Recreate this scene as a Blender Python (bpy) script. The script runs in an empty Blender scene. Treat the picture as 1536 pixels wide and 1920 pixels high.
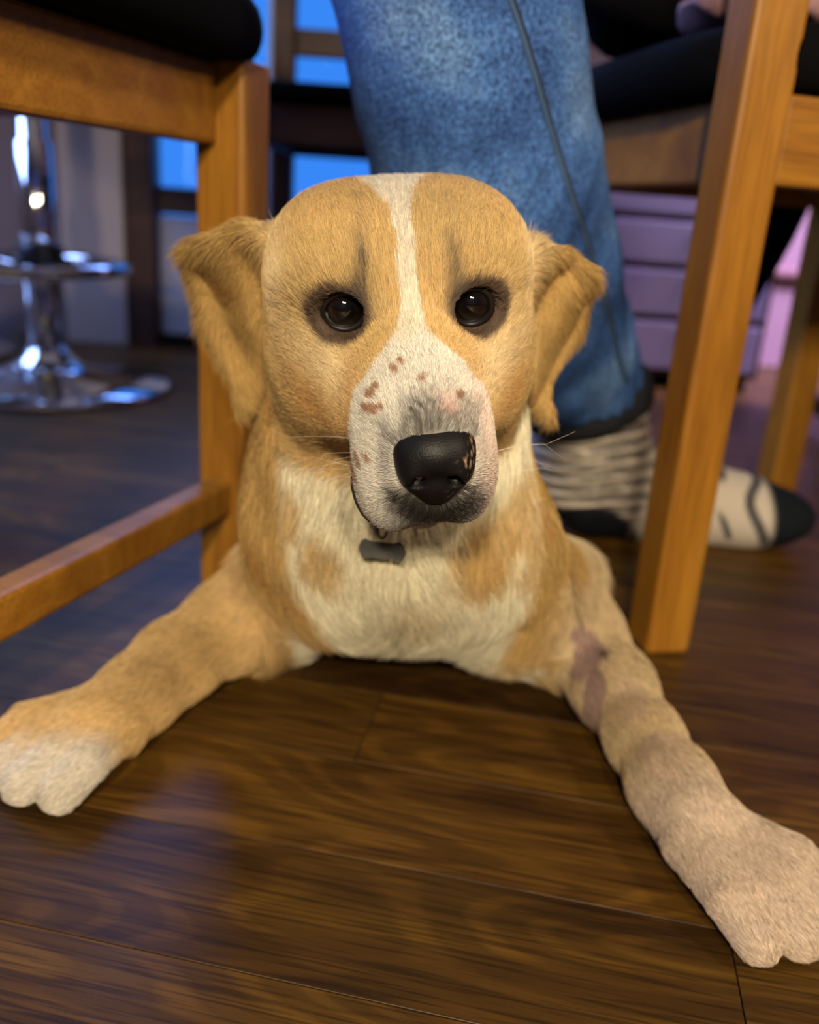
import bpy, bmesh, math, random
import numpy as np
from mathutils import Vector, Matrix, noise

# ------------------------------------------------------------------ camera
S = bpy.context.scene
COL = S.collection
random.seed(4); rng = np.random.default_rng(7)
CAM = np.array([0, 0, .36]); PIT = math.radians(19); ROL = math.radians(4)
cf = np.array([0, math.cos(PIT), -math.sin(PIT)])
cu0 = np.array([0, math.sin(PIT), math.cos(PIT)]); cr0 = np.array([1., 0, 0])
cu = cu0*math.cos(ROL) - cr0*math.sin(ROL); cr = cr0*math.cos(ROL) + cu0*math.sin(ROL)
cd = bpy.data.cameras.new('camera'); cam = bpy.data.objects.new('camera', cd); COL.objects.link(cam)
cam.matrix_world = Matrix([[cr[i], cu[i], -cf[i], CAM[i]] for i in range(3)] + [[0, 0, 0, 1]])
cd.sensor_fit = 'VERTICAL'; cd.sensor_height = 36; cd.lens = 1663/1920*36
cd.clip_start = .02
cd.dof.use_dof = True; cd.dof.focus_distance = .40; cd.dof.aperture_fstop = 4.6
S.camera = cam

# ------------------------------------------------------------------ world, lights, exposure
S.view_settings.view_transform = 'Standard'; S.view_settings.look = 'None'
S.view_settings.gamma = 1; S.view_settings.use_curve_mapping = False
S.view_settings.exposure = 0.0
W = bpy.data.worlds.new('dusk'); S.world = W; W.use_nodes = True
wb = W.node_tree.nodes['Background']; wb.inputs[0].default_value = (.042, .262, 1, 1); wb.inputs[1].default_value = 1.0

def area(name, loc, target, size, power, color, size_y=None):
    l = bpy.data.lights.new(name, 'AREA'); l.energy = power; l.color = color; l.size = size
    if size_y: l.shape = 'RECTANGLE'; l.size_y = size_y
    o = bpy.data.objects.new(name, l); COL.objects.link(o); o.location = loc
    o.rotation_euler = (Vector(target) - Vector(loc)).to_track_quat('-Z', 'Y').to_euler()
    return o
# warm ceiling lamps of the room, above and behind the photographer
area('ceiling_lamp_light', (-.12, -1.1, 1.12), (0, .5, .2), .11, 30.0, (1, .84, .60))
area('ceiling_lamp_light', (.20, -1.0, 1.0), (0, .6, .25), .08, 13.0, (1, .84, .60))
area('ceiling_lamp_light', (.80, -.1, 1.0), (-.3, .65, .4), .12, 6.0, (1, .80, .55))
# dusk daylight falling in through the glazed doors, then two added fill lights
area('daylight_and_fill', (-.55, 2.75, 1.75), (-.45, 1.2, .0), 1.3, 85.0, (.22, .38, 1), .9)
area('daylight_and_fill', (-2.1, 1.2, 1.15), (-.6, 1.1, .0), 1.7, 85.0, (.30, .46, 1), 1.5)  # blue fill added before the left wall to tint the floor; no door there
area('right_wall_fill', (1.45, 1.9, 1.9), (1.05, 2.45, .3), .5, 26.0, (.80, .62, 1)).data.spread = 1.3  # added fill that brightens the mauve wall, not a lamp of the room

# ------------------------------------------------------------------ materials
def mat(name, color=(.5, .5, .5), rough=.5, metal=0, spec=.5, **kw):
    m = bpy.data.materials.new(name); m.use_nodes = True
    b = m.node_tree.nodes['Principled BSDF']
    b.inputs['Base Color'].default_value = (*color, 1); b.inputs['Roughness'].default_value = rough
    b.inputs['Metallic'].default_value = metal; b.inputs['Specular IOR Level'].default_value = spec
    for k, v in kw.items(): b.inputs[k.replace('_', ' ')].default_value = v
    return m
class N:                                     # tiny node helper
    def __init__(s, m): s.t = m.node_tree; s.b = s.t.nodes['Principled BSDF']
    def new(s, ty, **kw):
        n = s.t.nodes.new(ty)
        for k, v in kw.items():
            if k.startswith('i_'):
                key = k[2:]; key = int(key) if key.isdigit() else key.replace('_', ' ')
                if hasattr(v, 'is_output'): s.t.links.new(v, n.inputs[key])
                else: n.inputs[key].default_value = v
            else: setattr(n, k, v)
        return n
    def link(s, a, b): s.t.links.new(a, b)
    def ramp(s, fac, stops):
        r = s.t.nodes.new('ShaderNodeValToRGB'); s.link(fac, r.inputs[0])
        while len(r.color_ramp.elements) < len(stops): r.color_ramp.elements.new(.5)
        for e, (p, c) in zip(r.color_ramp.elements, stops): e.position = p; e.color = (*c, 1)
        return r.outputs[0]
    def mix(s, f, a, b, mode='MIX'):
        m = s.t.nodes.new('ShaderNodeMix'); m.data_type = 'RGBA'; m.blend_type = mode
        for k, v in ((0, f), (6, a), (7, b)):
            if hasattr(v, 'is_output'): s.link(v, m.inputs[k])
            else: m.inputs[k].default_value = v if k == 0 else (*v, 1)
        return m.outputs[2]
    def bump(s, h, strength=.3, dist=.001):
        b = s.new('ShaderNodeBump', i_Strength=strength, i_Distance=dist, i_Height=h); s.link(b.outputs[0], s.b.inputs['Normal'])

def wood(name, c1, c2, c3, rough=.35, scale=1., rnd=True, knots=False, up=False):
    m = mat(name, c1, rough, spec=.32); n = N(m)
    sw = lambda a_, b_: (b_, b_, a_) if up else (a_, b_, b_)
    tc = n.new('ShaderNodeTexCoord'); oi = n.new('ShaderNodeObjectInfo')
    off = n.new('ShaderNodeVectorMath', operation='SCALE', i_0=(13.1, 7.7, 3.3), i_Scale=oi.outputs['Random'])
    v = n.new('ShaderNodeVectorMath', operation='ADD', i_0=tc.outputs['Object'], i_1=off.outputs[0])
    mp = n.new('ShaderNodeMapping', i_Vector=v.outputs[0], i_Scale=sw(1.6*scale, 14*scale))
    n1 = n.new('ShaderNodeTexNoise', i_Vector=mp.outputs[0], i_Scale=1.6, i_Detail=6., i_Roughness=.6, i_Distortion=.8)
    mp2 = n.new('ShaderNodeMapping', i_Vector=v.outputs[0], i_Scale=sw(14*scale, 420*scale))
    n2 = n.new('ShaderNodeTexNoise', i_Vector=mp2.outputs[0], i_Scale=1., i_Detail=3., i_Roughness=.6)
    # cathedral rings: contour lines of a smooth stretched field
    mp3 = n.new('ShaderNodeMapping', i_Vector=v.outputs[0], i_Scale=sw(2.2*scale, 9*scale))
    n3 = n.new('ShaderNodeTexNoise', i_Vector=mp3.outputs[0], i_Scale=1., i_Detail=1.5, i_Roughness=.45)
    ml = n.new('ShaderNodeMath', operation='MULTIPLY', i_0=n3.outputs[0], i_1=150. if knots else 60.)
    sn = n.new('ShaderNodeMath', operation='SINE', i_0=ml.outputs[0])
    c = n.ramp(n1.outputs[0], [(.3, c2), (.5, c1), (.72, c3)])
    rg = n.ramp(sn.outputs[0], [(0., (.62, .6, .58) if knots else (.88, .86, .84)), (.8, (1, 1, 1))])
    c = n.mix(.75, c, rg, 'MULTIPLY')
    st = n.ramp(n2.outputs[0], [(.38, (.25, .22, .2)), (.52, (1, 1, 1))])
    c = n.mix(.7 if knots else .35, c, st, 'MULTIPLY')
    if rnd:
        t = n.ramp(oi.outputs['Random'], [(0, (.72, .70, .68)), (.5, (1, 1, 1)), (1, (1.25, 1.18, 1.05))])
        c = n.mix(1., c, t, 'MULTIPLY')
    n.link(c, n.b.inputs['Base Color'])
    n.bump(n2.outputs[0], .25, .0006)
    return m
M = {}
M['floor'] = wood('floor_wood', (.092, .043, .0060), (.040, .016, .0025), (.160, .080, .009), rough=.48, knots=True)
CW = ((.33, .138, .012), (.26, .100, .009), (.40, .182, .020))
M['chair'] = wood('chair_wood', *CW, rough=.48, rnd=False); M['chair_leg'] = wood('chair_leg_wood', *CW, rough=.48, rnd=False, up=True)
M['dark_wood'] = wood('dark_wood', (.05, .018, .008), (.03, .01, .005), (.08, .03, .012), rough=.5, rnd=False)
M['cushion'] = mat('black_cushion', (.0035, .0035, .004), .95, spec=.04)
M['subfloor'] = mat('dark_joint', (.006, .003, .002), .9, spec=.1)
M['chrome'] = mat('chrome', (.85, .87, .9), .08, 1)
M['glass'] = mat('glass', (1, 1, 1), .0)
g_ = N(M['glass']); tr = g_.new('ShaderNodeBsdfTransparent'); gl = g_.new('ShaderNodeBsdfGlossy', i_Roughness=.01); fr = g_.new('ShaderNodeFresnel', i_IOR=1.45)
mx = g_.new('ShaderNodeMixShader', i_0=fr.outputs[0], i_1=tr.outputs[0], i_2=gl.outputs[0]); g_.link(mx.outputs[0], g_.t.nodes['Material Output'].inputs[0])
M['pale_frame'] = mat('pale_frame', (.30, .30, .33), .5)
M['plaster'] = mat('plaster', (.34, .27, .25), .7)
M['wall_dark'] = mat('wall_dark', (.10, .07, .075), .7)
M['ceiling'] = mat('ceiling_paint', (.42, .37, .32), .8)
M['door_panel'] = mat('door_panel', (.26, .27, .40), .35)
M['drawer'] = mat('drawer_paint', (.42, .36, .55), .45)
M['mauve'] = mat('mauve_paint', (.50, .33, .42), .55)
M['cloth'] = mat('mauve_cloth', (.30, .16, .17), .9)
M['black_cloth'] = mat('black_cloth', (.004, .0035, .004), .95, spec=.04)
M['black_leather'] = mat('black_leather', (.012, .012, .014), .35)
M['gunmetal'] = mat('dark_tag_metal', (.016, .013, .011), .6, .2)
M['collar'] = mat('dark_collar', (.03, .025, .02), .7)
for k, s in (('cushion', 300.), ('plaster', 60.), ('black_cloth', 250.), ('cloth', 200.), ('mauve', 30.), ('wall_dark', 30.), ('ceiling', 40.), ('door_panel', 20.), ('drawer', 25.)):
    n = N(M[k]); tx = n.new('ShaderNodeTexNoise', i_Scale=s, i_Detail=3.); n.bump(tx.outputs[0], .3, .0008)

# ------------------------------------------------------------------ object helpers
def link(o, parent=None):
    COL.objects.link(o)
    if parent is not None: o.parent = parent
    return o
def setp(o, label=None, cat=None, group=None, kind=None):
    if label: o['label'] = label
    if cat: o['category'] = cat
    if group: o['group'] = group
    if kind: o['kind'] = kind
    return o
def obj(name, bm, m, parent=None, smooth=False):
    me = bpy.data.meshes.new(name); bm.to_mesh(me); bm.free()
    for x in (m if isinstance(m, (list, tuple)) else [m]): me.materials.append(x)
    if smooth: me.polygons.foreach_set('use_smooth', [True]*len(me.polygons))
    return link(bpy.data.objects.new(name, me), parent)
def empty(name, loc=(0, 0, 0), rz=0):
    o = bpy.data.objects.new(name, None); o.location = loc; o.rotation_euler = (0, 0, rz); o.empty_display_size = .05
    return link(o)
def box(x0, x1, y0, y1, z0, z1, bev=.002, seg=2, bm=None):
    bm = bm or bmesh.new()
    r = bmesh.ops.create_cube(bm, size=1)
    bmesh.ops.scale(bm, vec=(x1-x0, y1-y0, z1-z0), verts=r['verts'])
    bmesh.ops.translate(bm, vec=((x0+x1)/2, (y0+y1)/2, (z0+z1)/2), verts=r['verts'])
    if bev: bmesh.ops.bevel(bm, geom=list({e for v in r['verts'] for e in v.link_edges}), offset=bev, segments=seg, affect='EDGES', profile=.5)
    return bm
def loft(rings, caps=True, bm=None):
    bm = bm or bmesh.new(); prev = None; first = None
    for ring in rings:
        vs = [bm.verts.new(p) for p in ring]
        if prev:
            k = len(vs)
            for i in range(k): bm.faces.new((prev[i], prev[(i+1) % k], vs[(i+1) % k], vs[i]))
        else: first = vs
        prev = vs
    if caps: bm.faces.new(first[::-1]); bm.faces.new(prev)
    bmesh.ops.recalc_face_normals(bm, faces=bm.faces)
    return bm
def lathe(prof, seg=48, bm=None, c=(0, 0)):
    return loft([[(c[0]+r*math.cos(a), c[1]+r*math.sin(a), z) for a in [2*math.pi*i/seg for i in range(seg)]] for r, z in prof], True, bm)
def tube(pts, rad, seg=12, closed=False, bm=None):
    bm = bm or bmesh.new(); pts = [Vector(p) for p in pts]; n = len(pts); rings = []
    up = Vector((0, 0, 1)); last = None
    for i, p in enumerate(pts):
        t = ((pts[(i+1) % n] if closed or i < n-1 else p) - (pts[i-1] if closed or i > 0 else p)).normalized()
        a = up.cross(t) if last is None else last - t*last.dot(t)
        if a.length < 1e-4: a = Vector((1, 0, 0))
        a.normalize(); last = a; b = t.cross(a); r = rad[i] if isinstance(rad, (list, tuple)) else rad
        rings.append([bm.verts.new(p + a*r*math.cos(q) + b*r*math.sin(q)) for q in [2*math.pi*k/seg for k in range(seg)]])
    for i in range(n if closed else n-1):
        A, B = rings[i], rings[(i+1) % n]
        for k in range(seg): bm.faces.new((A[k], A[(k+1) % seg], B[(k+1) % seg], B[k]))
    if not closed: bm.faces.new(rings[0][::-1]); bm.faces.new(rings[-1])
    bmesh.ops.recalc_face_normals(bm, faces=bm.faces)
    return bm

# ------------------------------------------------------------------ the setting
fl = obj('floor', box(-2.3, 2.6, -1.3, 3.6, -.03, -.012, 0), M['subfloor']); setp(fl, kind='structure')
yaw = math.radians(-10); PW = .0925
pm = []
for L_ in (.9, 1.2, 1.5):
    b = box(0, L_-.0007, 0, PW-.0007, -.012, 0, .00025, 1); me = bpy.data.meshes.new('plank'); b.to_mesh(me); b.free(); me.materials.append(M['floor']); pm.append((L_, me))
ex = Vector((math.cos(yaw), math.sin(yaw), 0)); ey = Vector((-math.sin(yaw), math.cos(yaw), 0))
for r in range(-6, 38):
    n0 = .32 + r*PW                                   # row offset along the plank normal
    if n0 > 3.4: break
    s = -2.3 + random.uniform(-1.1, 0) - n0*.17
    while s < 2.4:
        L_, me = random.choice(pm)
        if s + L_ > -2.2:
            p = ex*s + ey*n0
            o = bpy.data.objects.new('plank', me); o.location = p; o.rotation_euler = (0, 0, yaw); link(o, fl)
        s += L_
# back wall with glazed doors at the left; walls and ceiling close the room
st = lambda nm, bm, m, par=None: (setp(obj(nm, bm, m, par), kind='structure') if par is None else obj(nm, bm, m, par))
YB = 2.15
st('wall_left', box(-2.3, -2.2, -1.3, 2.3, 0, 2.4, 0), M['wall_dark'])
st('wall_back_left', box(-2.3, -.845, YB, YB+.1, 0, 2.4, 0), M['wall_dark'])
st('trim_1', box(-.845, -.70, YB-.03, YB+.10, 0, 2.4, .004), M['plaster'])
st('wall_back', box(.06, .72, YB+.10, YB+.2, 0, 2.4, 0), M['wall_dark'])
st('wall_back_right', box(.62, 2.6, 2.52, 2.62, 0, 2.4, 0), M['wall_dark'])
st('wall_right', box(2.4, 2.5, -1.3, 2.55, 0, 2.4, 0), M['wall_dark'])
st('wall_front', box(-2.3, 2.5, -1.3, -1.2, 0, 2.4, 0), M['wall_dark'])
st('ceiling', box(-2.3, 2.6, -1.3, 2.7, 2.4, 2.46, 0), M['ceiling'])
st('wall_above_doors', box(-.7, .1, YB, YB+.1, 2.05, 2.4, 0), M['wall_dark'])
d = empty('door_1', (0, YB, 0)); setp(d, kind='structure')
st('door_post', box(-.695, -.635, -.02, .06, 0, 2.05, .004), M['dark_wood'], d)
st('door_post', box(-.375, -.335, -.02, .05, .03, 2.05, .004), M['pale_frame'], d)
st('middle_rail', box(-.63, -.38, 0, .05, .305, .365, .004), M['dark_wood'], d)
st('lower_panel', box(-.63, -.38, .01, .045, .13, .30, .006), M['door_panel'], d)
st('bottom_rail', box(-.63, -.38, .0, .05, .03, .125, .004), M['pale_frame'], d)
st('threshold', box(-.695, .06, -.01, .06, 0, .028, .003), M['subfloor'], d)
st('pane', box(-.63, -.38, .02, .026, .37, 2.04, 0), M['glass'], d)
d = empty('door_2', (0, YB, 0)); setp(d, kind='structure')
st('door_post', box(.0, .06, -.02, .06, 0, 2.05, .004), M['dark_wood'], d)
st('middle_rail', box(-.33, -.004, 0, .05, .29, .345, .004), M['dark_wood'], d)
st('lower_panel', box(-.33, -.004, .01, .045, .03, .285, .006), M['door_panel'], d)
st('pane', box(-.33, -.004, .02, .026, .35, 2.04, 0), M['glass'], d)
# mauve painted panel wall at the far right
st('trim_2', box(.86, 1.62, 2.49, 2.52, .0, 2.2, .004), M['mauve'])
st('trim_3', box(.86, 1.62, 2.475, 2.49, .245, .262, .003), M['cloth'])

# ------------------------------------------------------------------ chairs
def slab(x0, x1, y0, y1, z0, z1, m, parent, name, bev=.004):
    return obj(name, box(x0, x1, y0, y1, z0, z1, bev), m, parent)
def cushion(hx, hy, z0, z1, parent, m):
    # puffy square pad with rounded corners and a rounded rim
    rings = []; seg = 72
    for k in range(11):
        t = k/10; a = math.pi*(t-.5); w = math.cos(a)**.45 if 0 < k < 10 else .0
        z = (z0+z1)/2 + (z1-z0)/2*math.sin(a)
        sx, sy = hx-.03+.03*w, hy-.03+.03*w
        if k in (0, 10): sx, sy = hx-.05, hy-.05
        ring = []
        for i in range(seg):
            q = 2*math.pi*i/seg; c, s = math.cos(q), math.sin(q); e = .35
            ring.append((sx*abs(c)**e*(1 if c >= 0 else -1), sy*abs(s)**e*(1 if s >= 0 else -1), z))
        rings.append(ring)
    return obj('seat_cushion', loft(rings), m, parent, True)
def chair(name, origin, rz, label, m=M['chair'], w=.205, dd=.20, lt=.043, zb=.392, zt=.456, ct=.505, side_str=True, cross=True, back=True, group=None, strz=.10, hang=.012, zb2=None):
    r = empty(name, origin, rz); setp(r, label, 'chair', group or 'wooden dining chairs')
    h = lt/2; ml_ = M['chair_leg'] if m is M['chair'] else m
    for sx in (-1, 1):
        x = sx*w
        slab(x-h, x+h, dd-h, dd+h, 0, zt+.004, ml_, r, 'leg')                     # front legs (+y)
        slab(x-h, x+h, -dd-h, -dd+h, 0, .92 if back else zt+.004, ml_, r, 'leg')     # back legs run up as posts
        xi = x - sx*h*.55
        slab(xi-.011, xi+.011, -dd+h, dd-h, zb if sx > 0 or zb2 is None else zb2, zt, m, r, 'side_rail')
        if side_str: slab(x-.012, x+.012, -dd+h, dd-h, strz-.016, strz+.016, m, r, 'side_stretcher')
    slab(-w+h, w-h, dd-.011, dd+.011, zb2 or zb, zt, m, r, 'front_rail')
    slab(-w+h, w-h, -dd-.014, -dd+.008, zb2 or zb, zt, m, r, 'back_rail')
    if side_str and cross: slab(-w+.012, w-.012, -.012, .012, strz-.014, strz+.014, m, r, 'cross_stretcher')
    for sx in (-1, 1):
        for sy in (-1, 1):
            bm = bmesh.new(); x, y = sx*(w-h), sy*(dd-h)
            vs = [bm.verts.new((x+a, y+b, z)) for z in (zb+.006, zb+.040) for a, b in ((0, 0), (-sx*.045, 0), (0, -sy*.045))]
            for f in ((0, 1, 2), (3, 4, 5), (0, 1, 4, 3), (1, 2, 5, 4), (2, 0, 3, 5)): bm.faces.new([vs[i] for i in f])
            bmesh.ops.recalc_face_normals(bm, faces=bm.faces)
            obj('corner_block', bm, m, r)
    if back:
        slab(-w+h, w-h, -dd-.010, -dd+.010, .84, .91, m, r, 'top_rail')
        slab(-w+h, w-h, -dd-.010, -dd+.010, .62, .67, m, r, 'back_slat')
        slab(-w+h, w-h, -dd-.010, -dd+.010, .73, .78, m, r, 'back_slat')
    c = cushion(w+h+hang, dd+h+hang, zt, ct, r, M['cushion'])
    return r
# left chair: the leg we see stands at (-.165,.79); the visible side runs towards the camera
a = math.atan2(-.31, .95)
R2 = lambda a, x, y: (x*math.cos(a)-y*math.sin(a), x*math.sin(a)+y*math.cos(a))
w, dd = .195, .195
dx, dy = R2(a, w, dd)
chair('dining_chair', (-.166-dx, .785-dy, 0), a, 'honey coloured wooden dining chair with black cushion at the left, nearest the blue light', back=False, w=w, dd=dd, hang=.02, zb=.396, zb2=.412, cross=False, lt=.045)
a = math.radians(13); w, dd = .20, .215
dx, dy = R2(a, -w, -dd)
chair('dining_chair', (.232-dx, .728-dy, 0), a, 'wooden dining chair on the right whose bright upright post stands beside the striped sock', w=w, dd=dd, lt=.042, side_str=False)
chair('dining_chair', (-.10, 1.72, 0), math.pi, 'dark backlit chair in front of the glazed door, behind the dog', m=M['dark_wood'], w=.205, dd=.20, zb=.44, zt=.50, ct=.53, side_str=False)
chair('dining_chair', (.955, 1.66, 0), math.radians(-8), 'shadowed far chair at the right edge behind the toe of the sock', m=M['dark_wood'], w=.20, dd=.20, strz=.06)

# ------------------------------------------------------------------ bar stools
def stool(x, y, label, tilt=0):
    r = empty('bar_stool', (x, y, 0)); setp(r, label, 'bar stool', 'chrome bar stools')
    obj('base', lathe([(.0, 0), (.215, 0), (.222, .006), (.215, .012), (.15, .020), (.07, .036), (.040, .06), (.034, .075), (0, .075)], 64), M['chrome'], r, True)
    obj('column', lathe([(0, .06), (.030, .06), (.030, .42), (.024, .425), (.024, .70), (0, .70)], 32), M['chrome'], r, True)
    obj('column_collar', lathe([(0, .20), (.036, .20), (.040, .206), (.040, .25), (.036, .256), (0, .256)], 32), M['black_leather'], r, True)
    ring = [(.17*math.cos(q), .17*math.sin(q)-.09, .225) for q in [2*math.pi*i/48 for i in range(48)]]
    obj('footrest', tube(ring, .011, 12, True), M['chrome'], r, True)
    for sx in (-1, 1): obj('footrest_bracket', tube([(sx*.035, 0, .225), (sx*.09, .035, .225), (sx*.145, 0, .225)], .009, 10), M['chrome'], r, True)
    obj('seat', lathe([(0, .70), (.17, .70), (.195, .715), (.20, .745), (.18, .775), (.10, .785), (0, .785)], 48), M['black_leather'], r, True)
    return r
stool(-.685, 1.62, 'chrome bar stool with round base shining blue, the nearer one beside the left chair')
stool(-1.10, 2.02 - .12, 'farther chrome bar stool partly cut off by the left edge of the photo')

# ------------------------------------------------------------------ pale drawers and things at the right
r = empty('drawer_chest', (.54, 2.06, 0)); setp(r, 'low pale chest of drawers seen between the jeans and the right chair post', 'chest')
obj('body', box(-.24, .24, 0, .18, .03, .46, .004), M['dark_wood'], r)
for i, (z0, z1) in enumerate(((.045, .150), (.165, .262), (.277, .365), (.380, .440))):
    dr = obj('drawer', box(-.225, .225, -.014, .004, z0, z1, .004), M['drawer'], r)
    obj('knob', lathe([(0, 0), (.008, 0), (.006, .008), (.011, .014), (.009, .020), (0, .022)], 16), M['chrome'], dr, True)
    dr.data.name = 'drawer'
    k = [c for c in dr.children][0]; k.rotation_euler = (math.pi/2, 0, 0); k.location = (.08, -.014, (z0+z1)/2)
for sx in (-.22, .19): obj('foot', box(sx, sx+.03, .01, .04, 0, .03, .002), M['dark_wood'], r)
# black coat heaped on the right chair's cushion, one end hanging down its far side
def coat_mesh():
    bm = bmesh.new(); R_ = []
    for k in range(13):
        t = k/12; a_ = math.pi*(t-.5); w_ = max(.05, math.cos(a_)**.6); z = .572 + .060*math.sin(a_)
        R_.append([(-.03+.205*w_*math.cos(q)*(1+.05*math.sin(3*q+k*.6)), .085+.135*w_*math.sin(q), z+.005*math.sin(5*q+k)) for q in [2*math.pi*i/56 for i in range(56)]])
    loft(R_, True, bm)
    path = [(.10, .545), (.17, .550), (.23, .545), (.268, .525), (.285, .49), (.287, .45), (.285, .40), (.284, .35), (.283, .30), (.283, .25), (.283, .21)]
    R_ = []
    for k, (y, z) in enumerate(path):
        t = max(0, (k-3)/7); cx = .165-.05*t; hw = .10*(1-t)**.8+.008
        dy_, dz_ = (.012, 0) if k > 3 else (.004, .011)
        R_.append([(cx+hw*math.cos(q), y+dy_*math.sin(q)+.004*math.sin(hw*math.cos(q)*90), z+dz_*math.sin(q)) for q in [2*math.pi*i/40 for i in range(40)]])
    loft(R_, True, bm)
    return bm
ct_ = obj('black_coat', coat_mesh(), M['black_cloth'], None, True); ct_.location = (.232-dx, .728-dy, 0); ct_.rotation_euler = (0, 0, a)
setp(ct_, 'black coat heaped on the right chair, one end hanging behind the bright post', 'coat')

# ------------------------------------------------------------------ implicit surface modeller
F32 = np.float32
class Field:
    def __init__(s, xs, ys, zs):
        s.ax = [np.asarray(a, F32) for a in (xs, ys, zs)]
        s.v = np.full([len(a) for a in s.ax], 1., F32)
    def _sub(s, lo, hi):
        sl = []
        for a, l, h in zip(s.ax, lo, hi):
            i = max(0, int(np.searchsorted(a, l))-1); j = min(len(a), int(np.searchsorted(a, h))+1)
            if j <= i: return None
            sl.append(slice(i, j))
        g = np.meshgrid(*[a[q] for a, q in zip(s.ax, sl)], indexing='ij', sparse=True)
        return tuple(sl), g
    def comb(s, sl, d, k, op):
        a = s.v[sl]
        if op == 'add':
            h = np.maximum(k-np.abs(a-d), 0)/k; s.v[sl] = np.minimum(a, d) - h*h*k*.25
        else:
            d = -d; h = np.maximum(k-np.abs(a-d), 0)/k; s.v[sl] = np.maximum(a, d) + h*h*k*.25
    def cone(s, a, b, ra, rb, k=.02, op='add'):
        a = np.asarray(a, float); b = np.asarray(b, float); m = k+.012
        lo = np.minimum(a-ra, b-rb)-m; hi = np.maximum(a+ra, b+rb)+m
        q = s._sub(lo, hi)
        if not q: return
        sl, (X, Y, Z) = q; ba = b-a; L = ba@ba
        t = np.clip(((X-a[0])*ba[0]+(Y-a[1])*ba[1]+(Z-a[2])*ba[2])/L, 0, 1)
        d = np.sqrt((X-a[0]-t*ba[0])**2+(Y-a[1]-t*ba[1])**2+(Z-a[2]-t*ba[2])**2) - (ra+(rb-ra)*t)
        s.comb(sl, d.astype(F32), k, op)
    def ell(s, c, r, B=None, k=.02, op='add'):
        c = np.asarray(c, float); r = np.asarray(r, float); B = np.eye(3) if B is None else np.asarray(B)
        ext = np.sqrt(((B*r[:, None])**2).sum(0)) + k + .012
        q = s._sub(c-ext, c+ext)
        if not q: return
        sl, (X, Y, Z) = q; X = X-c[0]; Y = Y-c[1]; Z = Z-c[2]
        p = [X*B[i, 0]+Y*B[i, 1]+Z*B[i, 2] for i in range(3)]
        k0 = np.sqrt(sum((p[i]/r[i])**2 for i in range(3))); k1 = np.sqrt(sum((p[i]/r[i]**2)**2 for i in range(3)))
        s.comb(sl, (k0*(k0-1)/np.maximum(k1, 1e-6)).astype(F32), k, op)
    def plate(s, O, B, poly, yfun, th, k=.008):
        # polygon in the local xz plane, bent along local y, with thickness
        poly = np.array(poly); c = O + B.T @ np.array([poly[:, 0].mean(), yfun(poly[:, 0].mean(), poly[:, 1].mean()), poly[:, 1].mean()])
        q = s._sub(c-.12, c+.12); sl, (X, Y, Z) = q; X = X-O[0]; Y = Y-O[1]; Z = Z-O[2]
        u, w, v = [X*B[i, 0]+Y*B[i, 1]+Z*B[i, 2] for i in range(3)]
        dm = np.full(u.shape, 1e9, F32); ins = np.zeros(u.shape, bool); n = len(poly)
        for i in range(n):
            a = poly[i]; b = poly[(i+1) % n]; e = b-a
            t = np.clip(((u-a[0])*e[0]+(v-a[1])*e[1])/(e@e), 0, 1)
            dm = np.minimum(dm, (u-a[0]-t*e[0])**2+(v-a[1]-t*e[1])**2)
            cnd = ((a[1] > v) != (b[1] > v)) & (u < (b[0]-a[0])*(v-a[1])/(b[1]-a[1]+1e-12)+a[0])
            ins ^= cnd
        d2 = np.sqrt(dm)*np.where(ins, -1, 1)
        dy = np.abs(w-yfun(u, v))-th(u, v)
        r = .003
        d = np.minimum(np.maximum(d2+r, dy+r), 0) + np.sqrt(np.maximum(d2+r, 0)**2+np.maximum(dy+r, 0)**2) - r
        s.comb(sl, d.astype(F32), k, 'add')
    def mesh(s, name):
        v = s.v; ins = v < 0; nx, ny, nz = v.shape
        cnt = np.zeros((nx-1, ny-1, nz-1), F32); acc = [np.zeros_like(cnt) for _ in range(3)]
        for ax in range(3):
            sa = [slice(None)]*3; sb = [slice(None)]*3; sa[ax] = slice(0, -1); sb[ax] = slice(1, None); sa, sb = tuple(sa), tuple(sb)
            idx = np.argwhere(ins[sa] != ins[sb])
            I = tuple(idx.T); J = list(I); J[ax] = J[ax]+1; J = tuple(J)
            va, vb = v[I], v[J]; t = va/(va-vb)
            p = [s.ax[q][I[q]] for q in range(3)]; p[ax] = p[ax] + t*(s.ax[ax][J[ax]]-p[ax])
            o1, o2 = [q for q in range(3) if q != ax]
            for d1 in (0, -1):
                for d2 in (0, -1):
                    c = list(I); c[o1] = c[o1]+d1; c[o2] = c[o2]+d2
                    ok = (c[o1] >= 0) & (c[o2] >= 0) & (c[o1] < cnt.shape[o1]) & (c[o2] < cnt.shape[o2])
                    c = tuple(q[ok] for q in c)
                    np.add.at(cnt, c, 1)
                    for q in range(3): np.add.at(acc[q], c, p[q][ok])
        cells = np.argwhere(cnt > 0); C_ = tuple(cells.T); n = cnt[C_]
        V = np.stack([acc[q][C_]/n for q in range(3)], 1)
        ids = np.full(cnt.shape, -1, np.int32); ids[C_] = np.arange(len(cells))
        Q = []
        for ax in range(3):
            o1, o2 = (ax+1) % 3, (ax+2) % 3
            sa = [slice(None)]*3; sb = [slice(None)]*3; sa[ax] = slice(0, -1); sb[ax] = slice(1, None)
            A = ins[tuple(sa)]; Bm = ins[tuple(sb)]
            idx = np.argwhere(A != Bm); idx = idx[(idx[:, o1] > 0) & (idx[:, o2] > 0) & (idx[:, o1] < v.shape[o1]-1) & (idx[:, o2] < v.shape[o2]-1)]
            fl_ = A[tuple(idx.T)]
            def cid(d1, d2):
                c = idx.copy(); c[:, o1] += d1; c[:, o2] += d2; return ids[tuple(c.T)]
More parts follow.
